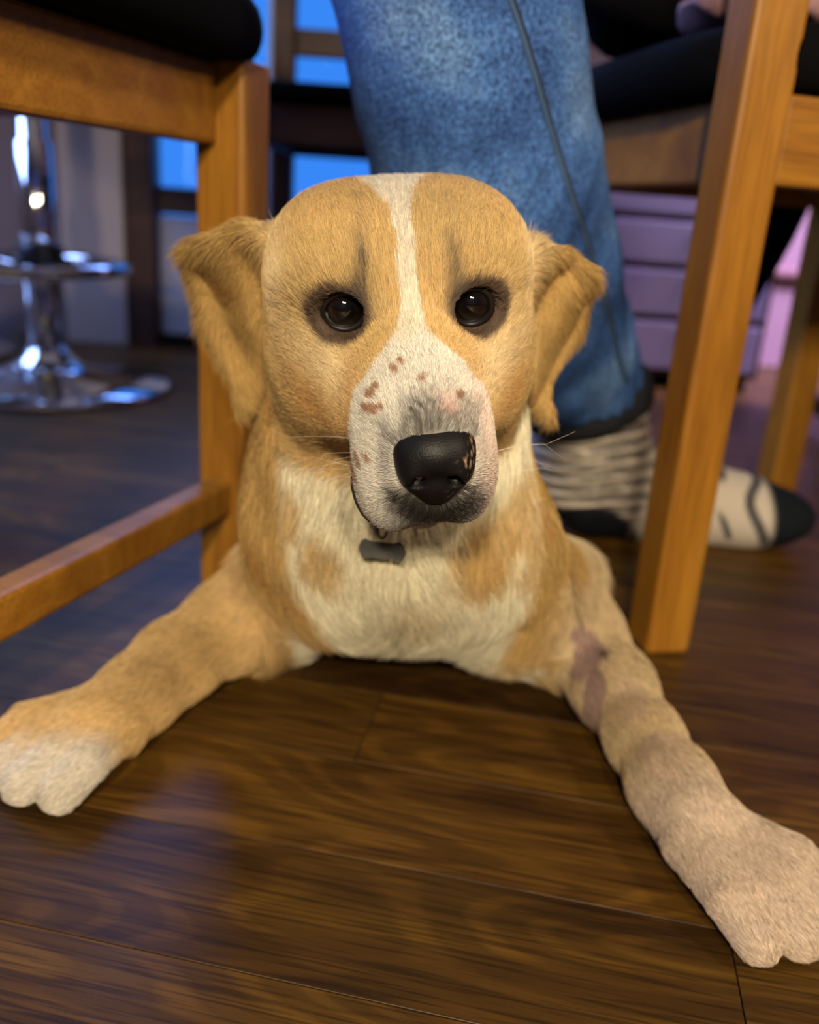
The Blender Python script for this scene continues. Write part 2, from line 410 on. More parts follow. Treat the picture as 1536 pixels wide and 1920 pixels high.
            q = np.stack([cid(-1, -1), cid(0, -1), cid(0, 0), cid(-1, 0)], 1)
            q[~fl_] = q[~fl_][:, ::-1]; Q.append(q)
        Q = np.concatenate(Q); Q = Q[(Q >= 0).all(1)]
        # light smoothing
        e = np.concatenate([Q[:, [i, (i+1) % 4]] for i in range(4)])
        for _ in range(2):
            sm = np.zeros_like(V); dg = np.zeros(len(V), F32)
            np.add.at(sm, e[:, 0], V[e[:, 1]]); np.add.at(dg, e[:, 0], 1)
            V = V*.5 + sm/np.maximum(dg, 1)[:, None]*.5
        me = bpy.data.meshes.new(name)
        me.vertices.add(len(V)); me.vertices.foreach_set('co', V.astype(F32).ravel())
        me.loops.add(Q.size); me.loops.foreach_set('vertex_index', Q.astype(np.int32).ravel())
        me.polygons.add(len(Q)); me.polygons.foreach_set('loop_start', np.arange(0, Q.size, 4, dtype=np.int32))
        me.update(calc_edges=True); me.validate()
        me.polygons.foreach_set('use_smooth', np.ones(len(me.polygons), bool))
        return me, V, Q
def paint(me, name, rgb):
    at = me.color_attributes.new(name, 'FLOAT_COLOR', 'POINT')
    at.data.foreach_set('color', np.concatenate([rgb, np.ones((len(rgb), 1))], 1).astype(F32).ravel())
def attr_mat(name, rough=.8, noise_s=0, spec=.3):
    m = mat(name, (.5, .5, .5), rough, spec=spec); n = N(m)
    a = n.new('ShaderNodeAttribute', attribute_name='coat'); n.link(a.outputs['Color'], n.b.inputs['Base Color'])
    if noise_s: tx = n.new('ShaderNodeTexNoise', i_Scale=noise_s, i_Detail=3.); n.bump(tx.outputs[0], .6, .001)
    return m
def seg_axis(parts):
    out = []
    for a, b, d in parts: out += list(np.arange(a, b-1e-9, d))
    out.append(parts[-1][1]); return np.array(out)
def snoise(p, f, seed=0):
    r = np.random.default_rng(seed); o = 0
    for _ in range(5):
        k = r.normal(size=3); k /= np.linalg.norm(k); o = o + np.sin(p @ (k*f*r.uniform(.6, 1.5)*6.28) + r.uniform(0, 6.28))
    return o/3.
def mixc(a, b, t): t = np.clip(t, 0, 1)[:, None]; return a*(1-t)+np.asarray(b)*t
def sstep(a, b, x): t = np.clip((x-a)/(b-a), 0, 1); return t*t*(3-2*t)

def pix(x, y, Y):                                  # point on the view line of a photo position at world depth Y
    dv = cf + cr*(x-768)/1663 - cu*(y-960)/1663
    return Vector(CAM + dv*Y/dv[1])
# ------------------------------------------------------------------ person: jeans and striped sock
person = empty('person', (.2, 1.0, 0)); setp(person, 'seated person in blue jeans, only one lower leg and its striped sock showing', 'person')
pinv = Vector((-.2, -1.0, 0))
fd = Field(seg_axis([(-.45, -.12, .008), (-.12, .34, .0028)]), seg_axis([(.55, 1.15, .0032)]), seg_axis([(.06, .52, .0030), (.52, .90, .008)]))
J = [(pix(855, -10, .72), .078), (pix(880, 150, .735), .086), (pix(912, 330, .76), .090), (pix(982, 500, .82), .083), (pix(1052, 640, .90), .0715), (pix(1096, 735, .965), .066)]
for (a_, ra), (b_, rb) in zip(J, J[1:]): fd.cone(a_, b_, ra, rb, .012)
kn = np.array(J[0][0]) + np.array([-.02, -.01, .085])
fd.cone(kn, (-.38, .95, .72), .086, .10, .05)
fd.cone(J[0][0], kn, .078, .086, .03)
# cut the tube at the hem plane
hemc = np.array(J[-1][0]); hn = np.array([.34, .22, -1.]); hn /= np.linalg.norm(hn)
X, Y, Z = np.meshgrid(*fd.ax, indexing='ij', sparse=True)
pl = (X-hemc[0])*hn[0]+(Y-hemc[1])*hn[1]+(Z-hemc[2])*hn[2]
fd.v = np.maximum(fd.v, pl.astype(F32))
wr = .0016*np.sin(90*(Z+.5*X)+12*np.sin(X*30)) + .0018*np.sin(X*70+Z*40+Y*30)
fd.v = fd.v + (wr*np.clip((.5-Z)*4, .2, 1)).astype(F32)
me, V, Q = fd.mesh('jeans_leg')
me.transform(Matrix.Translation(pinv))
jm = mat('denim', (.05, .12, .3), .85, spec=.2); n = N(jm)
tc = n.new('ShaderNodeTexCoord')
n1 = n.new('ShaderNodeTexNoise', i_Vector=tc.outputs['Object'], i_Scale=9., i_Detail=4., i_Roughness=.6)
n2 = n.new('ShaderNodeTexNoise', i_Vector=tc.outputs['Object'], i_Scale=420., i_Detail=4., i_Roughness=.75)
mp = n.new('ShaderNodeMapping', i_Vector=tc.outputs['Object'], i_Rotation=(0, .6, .5), i_Scale=(1, 1, .25))
n3 = n.new('ShaderNodeTexNoise', i_Vector=mp.outputs[0], i_Scale=900., i_Detail=2.)
c = n.ramp(n1.outputs[0], [(.32, (.022, .058, .20)), (.50, (.045, .115, .33)), (.68, (.11, .21, .44))])
g = n.ramp(n2.outputs[0], [(.40, (.35, .38, .45)), (.60, (1.9, 1.85, 1.7))])
c = n.mix(.9, c, g, 'MULTIPLY'); g = n.ramp(n3.outputs[0], [(.4, (.7, .7, .75)), (.6, (1.35, 1.35, 1.3))]); c = n.mix(.8, c, g, 'MULTIPLY')
n.link(c, n.b.inputs['Base Color']); n.bump(n3.outputs[0], .5, .0006)
me.materials.append(jm)
jeans = link(bpy.data.objects.new('jeans', me), person); setp(jeans, 'blue stonewashed denim trouser leg')
# side seam: two welts with a dark stitched groove, laid on the surface
from mathutils.bvhtree import BVHTree
bvh = BVHTree.FromPolygons([tuple(v) for v in V.tolist()], Q.tolist())
def on_surf(p, off=0.):
    l, nn, i, dd_ = bvh.find_nearest(Vector(p)); return l + nn*off
def ray_surf(x, y, b):
    dv = Vector(cf + cr*(x-768)/1663 - cu*(y-960)/1663).normalized()
    return b.ray_cast(Vector(CAM), dv)
seam = []
sxy = ((958, -20), (985, 60), (1012, 150), (1040, 250), (1070, 350), (1097, 430), (1118, 500), (1137, 560), (1152, 620), (1166, 680), (1178, 722))
for y in range(-20, 722, 12):
    x = float(np.interp(y, [q[1] for q in sxy], [q[0] for q in sxy]))
    l, nn, i, dd_ = ray_surf(x, y, bvh)
    if l is not None: seam.append((l, nn))
if len(seam) > 3:
    sd = mat('seam_thread', (.012, .022, .06), .9); sl_ = mat('worn_seam', (.045, .095, .20), .9)
    obj('seam_groove', tube([l + pinv + nn*.0006 for l, nn in seam], .0011, 8), sd, person, True)
    side = [nn.cross((seam[min(i+1, len(seam)-1)][0]-seam[max(i-1, 0)][0]).normalized()) for i, (l, nn) in enumerate(seam)]
    obj('seam_welt', tube([l + pinv + nn*.0001 + s_*-.0028 for (l, nn), s_ in zip(seam, side)], .0018, 8), sl_, person, True)
# dark inside hem roll
ring = []
u1 = np.cross(hn, [0, 1, 0]); u1 /= np.linalg.norm(u1); u2 = np.cross(hn, u1)
hc = hemc + hn*.006
def hemring(rad, off): return [Vector(hc + hn*off + (u1*math.cos(q)+u2*math.sin(q))*rad) + pinv for q in [2*math.pi*i/56 for i in range(56)]]
obj('hem', loft([hemring(.062, -.017), hemring(.0725, -.014), hemring(.0745, .0), hemring(.0725, .013), hemring(.064, .017), hemring(.055, .010), hemring(.053, -.01)], True), mat('navy_hem', (.004, .005, .010), .9), person, True)
# sock: slouched ankle and foot
fs = Field(seg_axis([(.10, .52, .003)]), seg_axis([(.88, 1.14, .003)]), seg_axis([(-.006, .27, .003)]))
SK = [(tuple(hemc-np.array([0, 0, -.005])), .062), ((.197, 1.0, .125), .066), ((.205, 1.01, .085), .062), ((.222, 1.015, .062), .052)]
for (a_, ra), (b_, rb) in zip(SK, SK[1:]): fs.cone(a_, b_, ra, rb, .015)
fs.cone((.225, 1.015, .045), (.30, 1.02, .045), .042, .046, .03)
fs.cone((.25, 1.015, .075), (.38, 1.022, .045), .045, .036, .03)
fs.cone((.30, 1.02, .042), (.40, 1.02, .038), .044, .042, .03)
fs.ell((.425, 1.022, .037), (.062, .050, .036), k=.02)
X, Y, Z = np.meshgrid(*fs.ax, indexing='ij', sparse=True)
band = (Z - .12*(X-.2))                       # rings sag towards the heel
ank = np.clip((.285-X)/.04, 0, 1)*np.clip((Z-.035)/.02, 0, 1)
fs.v = fs.v - (ank*.0045*np.sin(band*2*math.pi/.0165 + .9*np.sin(X*50) + .6*np.sin(Y*60))).astype(F32)
fs.v = np.maximum(fs.v, (.0005-Z + 0*X+0*Y).astype(F32))
pl = (X-hemc[0])*hn[0]+(Y-hemc[1])*hn[1]+(Z-hemc[2])*hn[2]
fs.v = np.maximum(fs.v, -(pl+.004).astype(F32))
me, V, Q = fs.mesh('sock')
cream = np.array([.60, .52, .43]); colr = np.tile(cream, (len(V), 1))
bandv = V[:, 2]-.12*(V[:, 0]-.2)
s1 = np.sin(bandv*2*math.pi/.0165 + .9*np.sin(V[:, 0]*50)+.6*np.sin(V[:, 1]*60) + 1.4*snoise(V, 9, 3)) + .45*snoise(V*np.array([1, 1, 3.]), 30, 12)
ankm = V[:, 0] < .285-.5*(.09-V[:, 2]).clip(0)
stripe = np.where(ankm, sstep(.05, .75, -s1), sstep(.55, .8, np.sin((V[:, 0]+.35*V[:, 2])*2*math.pi/.038 + 2.4*snoise(V, 8, 5))) * sstep(-.4, .2, snoise(V*np.array([1, 1, .6]), 18, 8)))
colr = mixc(colr, (.055, .055, .065), stripe*np.where(ankm, .8, .95))
toe = sstep(.415, .425, V[:, 0]+.10*(V[:, 2]-.04)); heel = sstep(.055, .045, np.linalg.norm((V-np.array([.21, .975, .012]))*np.array([1, .7, 1.2]), axis=1))
colr = mixc(colr, (.010, .013, .018), np.maximum(toe, heel))
paint(me, 'coat', colr); me.transform(Matrix.Translation(pinv))
me.materials.append(attr_mat('fuzzy_sock', .95, 500., .1))
setp(link(bpy.data.objects.new('sock', me), person), 'fuzzy zebra striped sock with black heel and toe')
# folded mauve cloth lying on the right chair's cushion
def blob_loft(c, hx, hy, hz, seg=48, n_=12, amp=.004):
    rings = []
    for k in range(n_+1):
        t = k/n_; a_ = math.pi*(t-.5); w_ = max(.02, math.cos(a_)**.5); z = c[2]+hz*math.sin(a_)
        rings.append([(c[0]+hx*w_*math.copysign(abs(math.cos(q))**.5, math.cos(q)), c[1]+hy*w_*math.copysign(abs(math.sin(q))**.5, math.sin(q)), z+amp*math.sin(5*q+k)) for q in [2*math.pi*i/seg for i in range(seg)]])
    return loft(rings)
setp(obj('folded_blanket', blob_loft((.262, .845, .533), .062, .055, .018), M['cloth'], None, True), 'folded mauve brown cloth lying on the black cushion of the right chair', 'blanket')

# ------------------------------------------------------------------ the dog
O = np.array([-.007, .442, .313]); B = np.array([[.993, .058, .099], [.09, -.929, -.36], [-.071, -.366, .928]])
B[0] /= np.linalg.norm(B[0]); B[1] /= np.linalg.norm(B[1]); B[2] -= B[0]*(B[0]@B[2]); B[2] -= B[1]*(B[1]@B[2]); B[2] /= np.linalg.norm(B[2])
def Lw(p): return O + np.asarray(p, float) @ B
HX, HZ = .002, .0
fx = seg_axis([(-.42, -.15, .004), (-.15, .13, .0016), (.13, .36, .004)])
fy = seg_axis([(.27, .31, .004), (.31, .56, .0016), (.56, 1.50, .005)])
fz = seg_axis([(-.004, .17, .0035), (.17, .40, .0016)])
fd = Field(fx, fy, fz)
EYES = [np.array([-.0318, -.0088, 0.]), np.array([.0308, -.0088, 0.])]
def he(c, r, k=.02, op='add', rot=None): fd.ell(Lw(c), r, B if rot is None else rot @ B, k, op)
def hc_(a_, b_, ra, rb, k=.02, op='add'): fd.cone(Lw(a_), Lw(b_), ra, rb, k, op)
def at(px, py, D): return CAM + (cf + cr*(px-768)/1663 - cu*(py-960)/1663)*D
def ground(px, py, rz):                                   # point at height rz on the view line
    dv = cf + cr*(px-768)/1663 - cu*(py-960)/1663; return CAM + dv*(rz-CAM[2])/dv[2]
# trunk, hips, tail
fd.ell((0.0, .735, .105), (.098, .105, .088), k=.03)
fd.cone((-.01, .76, .120), (-.10, 1.12, .105), .098, .080, .05)
fd.cone((-.10, 1.10, .10), (-.125, 1.22, .085), .082, .066, .04)
for sx, hx_ in ((-1, -.17), (1, -.045)):
    fd.cone((hx_, 1.18, .075), (hx_+sx*.035, 1.07, .05), .068, .045, .03)
    fd.cone((hx_+sx*.035, 1.07, .04), (hx_+sx*.05, 1.20, .028), .032, .024, .02)
    fd.cone((hx_+sx*.05, 1.20, .024), (hx_+sx*.045, 1.10, .018), .022, .020, .015)
fd.cone((-.125, 1.26, .07), (-.14, 1.36, .032), .032, .026, .03)
fd.cone((-.14, 1.36, .032), (-.07, 1.43, .024), .026, .020, .02)
# neck and ruff
nk = at(728, 905, .605)
fd.cone(Lw((-.004, -.085, -.058)), nk, .068, .084, .03)
fd.cone(nk, (.0, .70, .130), .084, .088, .04)
fd.ell(at(640, 1010, .60), (.055, .045, .055), k=.03)
fd.ell(at(880, 1020, .60), (.060, .045, .055), k=.03)
fd.ell(at(760, 1085, .64), (.085, .05, .042), k=.03)
# forelegs -------------------------------------------------
def leg(pts, k=.018):
    P_ = [(ground(x, y, h), r_) for x, y, h, r_ in pts]
    for (a_, ra), (b_, rb) in zip(P_, P_[1:]): fd.cone(a_, b_, ra, rb, k)
    return P_
sh = at(585, 1085, .685); sh2 = at(955, 1110, .675)
lp = leg([(540, 1110, .050, .043), (440, 1170, .040, .035), (330, 1240, .032, .028), (262, 1300, .028, .0245), (200, 1352, .026, .025)])
fd.cone(sh, lp[0][0], .048, .044, .03)
rp = leg([(1000, 1120, .055, .047), (1078, 1195, .042, .036), (1150, 1290, .033, .0275), (1208, 1385, .028, .0225), (1258, 1470, .026, .0235), (1300, 1535, .025, .026)])
fd.cone(sh2, rp[0][0], .052, .048, .03)
def paw(w0, w1, spread, s_, k=.0045):
    w0 = np.array(w0); w1 = np.array(w1); dr = (w1-w0); dr[2] = 0; L_ = np.linalg.norm(dr); dr /= L_; sd_ = np.array([dr[1], -dr[0], 0])
    for i, o_ in enumerate((-1.5, -.5, .5, 1.5)):
        le = L_*(1. if abs(o_) < 1 else .86)
        a_ = w0 + sd_*o_*spread*.5; b_ = w0 + dr*le*.62 + sd_*o_*spread + np.array([0, 0, .004]); c_ = w0 + dr*le + sd_*o_*spread*1.08
        a_[2] = .024*s_; b_[2] = .0235*s_; c_[2] = .0145*s_
        fd.cone(a_, b_, .0155*s_, .0125*s_, .008); fd.cone(b_, c_, .0130*s_, .0125*s_, k)
    return dr, sd_
lpd = paw(ground(205, 1350, .022), ground(25, 1462, .012), .0215, 1.02, .0015)
rpd = paw(ground(1322, 1565, .024), ground(1520, 1745, .012), .0205, .98, .0015)
fd.cone(ground(240, 1362, .022), ground(244, 1392, .014), .009, .007, .004)
# head ------------------------------------------------------
he((-.003, -.056, -.008), (.065, .058, .046), .02)
for sx in (-1, 1):
    he((sx*.028-.002, -.026, .010), (.031, .032, .026), .02)
    he((sx*.034-.004, -.056, .002), (.0305, .040, .0305), .018)
    he((sx*.041-.006, -.055, -.040), (.027, .045, .046), .02)
    he((sx*.028-.004, -.052, -.072), (.026, .035, .035), .02)
    fd.cone(Lw((sx*.034-.002, -.060, -.062)), nk+np.array([sx*.02, 0, -.01]), .032, .060, .03)
    he((sx*.026, -.009, .0160), (.014, .010, .007), .012)
    he((sx*.033, -.013, -.020), (.022, .020, .014), .014)
    he((sx*.042-.003, -.030, -.052), (.024, .034, .036), .022)
    he((sx*.030, -.002, -.048), (.020, .030, .026), .020)     # under-eye pad
hc_((0, -.025, -.024), (.003, .035, -.036), .040, .030, .022)
hc_((.002, .030, -.035), (.006, .066, -.036), .029, .023, .016)
hc_((0, -.005, -.012), (.006, .072, -.022), .014, .0125, .012)
he((-.012, .052, -.060), (.0195, .030, .0275), .010)
he((.021, .052, -.057), (.0180, .030, .0270), .010)
he((.004, .066, -.052), (.020, .020, .022), .010)
hc_((0, -.03, -.078), (.003, .048, -.084), .024, .0125, .012)
for sx in (-1, 1):
    e_ = EYES[(sx+1)//2]
    he(e_ + np.array([0, .001, 0]), (.0142, .0135, .0145), .006)
    he(e_ + np.array([0, .010, .0002]), (.0124, .018, .0124), .0025, 'sub')
# ears
EL = [(-.056, .016), (-.0815, .0172), (-.1032, .0096), (-.1206, -.002), (-.1225, -.0097), (-.1198, -.0227), (-.1187, -.0446), (-.1126, -.059), (-.1074, -.0813), (-.1056, -.1028), (-.1021, -.1042), (-.0916, -.0917), (-.0853, -.0805), (-.0803, -.0604), (-.0790, -.0394), (-.0730, -.0163), (-.056, .0055)]
ER = [(.0520, .0080), (.0718, .0035), (.0875, -.0052), (.1071, -.0187), (.1134, -.0304), (.1102, -.0404), (.1084, -.0578), (.0997, -.0738), (.0901, -.0866), (.089, -.1021), (.0939, -.1226), (.0854, -.1119), (.075, -.0936), (.0699, -.0818), (.0681, -.0633), (.0675, -.0456), (.0652, -.0221), (.050, .0002)]
def shr(P_, s_=.96):
    P_ = np.array(P_); c_ = P_.mean(0); return c_ + (P_-c_)*s_
eth = lambda u, v: .0038 + .004*np.clip((v+.02)/.05, 0, 1)
fd.plate(O, B, shr(EL), lambda u, v: -.066 - .55*np.clip(-u-.075, 0, 1) - 9*np.clip(v+.004, 0, 1)**2 + .12*np.clip(-.03-v, 0, .1) + .0022*np.sin(u*170+v*60), eth, .006)
fd.plate(O, B, shr(ER), lambda u, v: -.066 - .55*np.clip(u-.070, 0, 1) - 9*np.clip(v+.014, 0, 1)**2 + .10*np.clip(-.04-v, 0, .1) + .0026*np.sin(u*180-v*90), eth, .006)
X, Y, Z = np.meshgrid(*fd.ax, indexing='ij', sparse=True)
fd.v = np.maximum(fd.v, (.0006-Z+0*X+0*Y).astype(F32))
me, V, Q = fd.mesh('dog')

NOSE = np.array([.007, .080, -.033])
TAN = np.array([.57, .395, .165]); GOLD = np.array([.47, .295, .10]); CREAM = np.array([.80, .73, .53]); WHITE = np.array([.74, .70, .62])
dbvh = BVHTree.FromPolygons([tuple(v) for v in V.tolist()], Q.tolist())
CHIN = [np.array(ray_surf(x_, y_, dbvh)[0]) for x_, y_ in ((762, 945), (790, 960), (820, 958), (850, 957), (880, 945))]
PATCH = [(np.array(ray_surf(x_, y_, dbvh)[0]), r_) for x_, y_, r_ in ((532, 925, .014), (520, 960, .012), (605, 1015, .014), (880, 1030, .020), (915, 1000, .020), (985, 930, .022), (1010, 1010, .016))]
bodym = lambda y, z: np.maximum(np.maximum(sstep(-.095, -.125, y), sstep(-.101, -.108, z)), sstep(-.084, -.094, z)*(y < -.040))
def coat(P_):
    l = (P_-O) @ B.T; x, y, z = l.T; n_ = len(P_)
    c_ = np.tile(TAN, (n_, 1))
    h2 = np.clip(.5+.5*snoise(P_, 420, 77), 0, 1); nz = snoise(P_, 14, 1); nf = snoise(P_, 60, 2)
    c_ = mixc(c_, (.70, .46, .20), sstep(-.2, 1., nz)*.5)
    inh = (y > -.13); zz = z - np.interp(z, [-.02, .04], [.6, .38])*(y-.045)
    # lighter cheeks and crown edge, redder streaks under the eyes
    lt = np.exp(-(((np.abs(x)-.040)/.016)**2+((z+.022)/.014)**2)); c_ = mixc(c_, (.78, .62, .38), lt*.75*inh)
    lt = np.exp(-(((np.abs(x)-.064)/.008)**2+((z-.004)/.022)**2)); c_ = mixc(c_, (.80, .64, .40), lt*.7*inh)
    rd = np.exp(-(((np.abs(x)-.050)/.010)**2+((z+.045)/.014)**2)); c_ = mixc(c_, (.50, .24, .07), rd*.6*inh)
    rd = np.exp(-(((np.abs(x)-.026)/.007)**2+((z+.030)/.016)**2)); c_ = mixc(c_, (.58, .30, .10), rd*.7*(y > -.02))
    ear = sstep(.070, .080, np.abs(x))*(y > -.14)*(z < .03); c_ = mixc(c_, GOLD*(1+.15*nz[:, None]), ear*.95)
    c_ = mixc(c_, (.36, .16, .04), ear*sstep(.2, 1.2, snoise(P_*np.array([1.2, 1, .5]), 30, 6))*.55)
    # neck, chest and body
    body = bodym(y, z)*(1-ear)
    wy = P_[:, 1]; wz = P_[:, 2]; wx = P_[:, 0]
    bc = mixc(np.tile(CREAM, (n_, 1)), TAN*.95, sstep(.55, 1.1, .6*snoise(P_, 7, 11)+1.6*sstep(.70, .80, wy)))
    c_ = mixc(c_, bc, body)
    th = np.exp(-((wx+.115)/.02)**2-((wz-.235)/.06)**2); c_ = mixc(c_, (.78, .72, .66), th*body)
    for q_, r_ in PATCH: c_ = mixc(c_, GOLD*1.1, body*sstep(1.35, .75, np.linalg.norm((P_-q_)*np.array([1, .6, .9]), axis=1)/r_+.16*nf+.1*nz)*.8)
    # forelegs: tan with paler paws; pinkish shaved patches on the right leg
    lowl = sstep(.055, .03, wz)*(wy < .72)
    c_ = mixc(c_, (.60, .40, .17), (1-sstep(-.10, -.06, wx))*(wy < .74)*(wz < .11)*.9)
    c_ = mixc(c_, WHITE*.80, sstep(.485, .455, wy)*(wx < -.1)*(wz < .1)*.85)
    c_ = mixc(c_, (.56, .43, .26), sstep(.09, .12, wx)*(wy < .74)*(wz < .12)*.85)
    c_ = mixc(c_, (.56, .44, .34), sstep(.50, .44, wy)*(wx > .1)*(wz < .1)*.9)
    # white blaze
    cx_ = np.interp(zz, [0, .05, .066, .080, .10], [.001, -.001, -.003, -.006, -.006])
    hw = np.interp(zz, [-.01, .002, .010, .020, .035, .058, .066, .073, .080, .09], [.022, .013, .0075, .0050, .0044, .0046, .0062, .0095, .0155, .020])
    bl = sstep(1.2, .8, np.abs(x-cx_+.0009*nf)/hw)*(zz > -.012)*inh*(y > -.115); c_ = mixc(c_, WHITE*np.array([1, .97, .90]), bl*.95)
    # white muzzle
    edge = y*1.0 + .004*nf - np.interp(z, [-.09, -.05, -.02, -.005, .01], [.020, .020, .022, .030, .04]) + .010*np.clip(x/.03, 0, 1)
    xl = np.interp(zz, [-.06, -.038, -.018, -.003, .009, .015], [-.034, -.031, -.027, -.0175, -.005, -.002]); xr = np.interp(zz, [-.06, -.038, -.018, -.003, .009, .015], [.040, .037, .031, .022, .008, .002])
    mz = sstep(-.003, .004, edge)*inh*sstep(-.0012, .0012, x-xl+.0009*nf)*sstep(.0012, -.0012, x-xr+.0009*nf)*(zz < .016); c_ = mixc(c_, WHITE, mz)
    c_ = mixc(c_, (.80, .52, .46), mz*np.exp(-((x-.013)/.006)**2-((zz+.028)/.008)**2)*.85*(y < .08))
    c_ = mixc(c_, (.78, .56, .48), mz*sstep(.018, .032, x)*.55)
    c_ = mixc(c_, (.75, .48, .47), mz*np.exp(-((x+.014)/.006)**2-((z+.083)/.006)**2)*.7)
    for sx_, sz_, r_ in ((-.0085, -.008, .0024), (-.0055, -.0045, .002), (.0025, -.0135, .0018), (-.0195, -.020, .0024), (-.0172, -.0165, .002), (-.0222, -.0275, .0021), (-.0182, -.0285, .0024), (-.0152, -.0275, .0020), (-.029, -.052, .0026), (-.022, -.040, .0018), (.0195, -.0215, .0021), (.004, -.012, .0012), (-.0265, -.045, .0017)):
        q_ = np.sqrt((x-sx_)**2+((z if sz_ < -.035 else zz)-sz_)**2)*(1+.25*nf); c_ = mixc(c_, (.36, .17, .08), sstep(r_*1.3, r_*.6, q_)*(y > .01)*.85)
    # dark hair round the nose
    dn = np.sqrt(((x-.007)/1.05)**2 + ((z+.034)/1.12)**2)
    dk = sstep(.0255, .0185, dn + .0015*nf)*(y > .05)*np.where(z < -.045, 1.0, np.where(z > -.025, .8, .25))
    c_ = mixc(c_, (.035, .030, .027), dk*(.55+.45*h2))
    c_ = mixc(c_, (.05, .045, .04), np.clip(1.5*np.exp(-((x-.006)/.017)**2-((z+.070)/.013)**2), 0, 1)*(y > .045)*(.45+.5*h2))
    c_ = mixc(c_, (.10, .09, .08), sstep(0, 1, 1.4*np.exp(-((x-.003)/.007)**2-((zz+.030)/.011)**2))*(y > .03)*(.25+.75*h2))
    c_ = mixc(c_, (.35, .32, .28), np.exp(-((x-.007)/.011)**2-((zz+.012)/.008)**2)*(y > .01)*.5*h2)
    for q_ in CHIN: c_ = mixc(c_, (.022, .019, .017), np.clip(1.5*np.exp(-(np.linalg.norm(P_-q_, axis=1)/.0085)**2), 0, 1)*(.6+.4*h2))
    # mouth line
    c_ = mixc(c_, (.02, .012, .01), sstep(.0022, .0010, np.abs((z+.084)+.28*(x+.030)+ .0*y))*(x < -.022)*(y > .0)*(y < .07)*(z < -.07))
    # dark rims and smudges about the eyes
    for k_, e_ in enumerate(EYES):
        sx = -1 if k_ == 0 else 1
        de = np.sqrt((x-e_[0])**2/1.10+(z-e_[2])**2+np.maximum(y-.004, 0)**2+(.9*np.maximum(-.010-y, 0))**2)+.0007*nf
        c_ = mixc(c_, (.014, .009, .007), sstep(.0168, .0142, de)*(y > -.035))
        c_ = mixc(c_, (.14, .09, .06), sstep(.0188, .0148, de)*(y > -.035)*.7)
        ix = (x-e_[0])*-sx
        zt_ = z+.25*(y+.008)
        sm_ = (np.exp(-((ix-.0155)/.0055)**2-((zt_-.000)/.009)**2)*.95 + np.exp(-((ix-.0080)/.0055)**2-((zt_-.0160)/.0065)**2)*.95 + np.exp(-((ix-.0105)/.0030)**2-((zt_-.026)/.0055)**2)*.7)*1.5*(.45+.55*h2)
        c_ = mixc(c_, (.10, .075, .06), np.clip(sm_, 0, 1)*(y > -.04)*(y < .016)*(.95 if sx < 0 else .75))
    # shaved patches on the right foreleg
    for px_, py_, rx_, ry_, cc in ((.137, .586, .0105, .017, (.25, .15, .15)), (.139, .556, .007, .018, (.25, .15, .15)), (.159, .535, .011, .022, (.56, .41, .28)), (.169, .476, .013, .022, (.56, .42, .30)), (.1470, .582, .0042, .0030, (.06, .035, .035))):
        q_ = np.sqrt(((wx-px_)/rx_)**2+((wy-py_)/ry_)**2)+.15*nf; c_ = mixc(c_, cc, sstep(1.15, .85, q_)*(wz < .11)*.8)
    return np.clip(c_, .004, 1)
paint(me, 'coat', coat(V)*.8)
skin = attr_mat('dog_skin', .75)
me.materials.append(skin)
lid_mat = mat('eyelid_skin', (.010, .007, .006), .45, spec=.4)
dog = bpy.data.objects.new('dog', me); link(dog)
setp(dog, 'golden tan and white dog lying on the floor with forelegs splayed, looking up', 'dog')
dbvh = BVHTree.FromPolygons([tuple(v) for v in V.tolist()], Q.tolist())
lp_ = [ray_surf(x_, y_, dbvh) for x_, y_ in ((664, 893), (665, 910), (669, 928), (675, 945), (684, 961), (697, 976))]
lp_ = [l_ + nn_*.0012 for l_, nn_, i_, d_ in lp_ if l_ is not None]
obj('lip', tube(lp_, [.0004]+[.0008]*(len(lp_)-2)+[.0004], 8), lid_mat, dog, True)
# nose leather
fn = Field(seg_axis([(-.03, .05, .0007)]), seg_axis([(.30, .42, .0007)]), seg_axis([(.22, .31, .0007)]))
fn = Field(seg_axis([(O[0]-.03, O[0]+.045, .0007)]), seg_axis([(.325, .40, .0007)]), seg_axis([(.225, .305, .0007)]))
fn.ell(Lw((.007, .078, -.0265)), (.0180, .0165, .0120), B, .004)
fn.ell(Lw((-.0024, .081, -.033)), (.0085, .0135, .0112), B, .004)
fn.ell(Lw((.0164, .081, -.033)), (.0085, .0135, .0112), B, .004)
fn.ell(Lw((.007, .080, -.042)), (.0130, .0130, .0110), B, .005)
fn.ell(Lw((.007, .079, -.049)), (.0090, .0095, .0060), B, .004)
for sx in (-1, 1):
    fn.ell(Lw((.007+sx*.0078, .0945, -.0355)), (.0031, .0075, .0036), B, .002, 'sub')
    fn.cone(Lw((.007+sx*.0085, .0935, -.0370)), Lw((.007+sx*.0165, .083, -.0405)), .0016, .0008, .002, 'sub')
fn.cone(Lw((.007, .0965, -.036)), Lw((.007, .0905, -.056)), .0008, .0010, .003, 'sub')
mn, Vn, Qn = fn.mesh('nose')
nm_ = mat('nose_leather', (.006, .0052, .006), .5, spec=.28); n = N(nm_)
tc = n.new('ShaderNodeTexCoord'); vo = n.new('ShaderNodeTexVoronoi', i_Vector=tc.outputs['Object'], i_Scale=1100.)
n.bump(vo.outputs['Distance'], .35, .0003)
a = n.new('ShaderNodeAttribute', attribute_name='coat'); n.link(a.outputs['Color'], n.b.inputs['Base Color'])
ln = (Vn-O) @ B.T
cn = np.tile(np.array([.0045, .004, .0045]), (len(Vn), 1))
fk = sstep(.25, .8, snoise(Vn, 330, 4))
cn = mixc(cn, (.28, .17, .10), fk*sstep(.0185, .0215, ln[:, 0]-.25*np.abs(ln[:, 2]+.028))*.8)
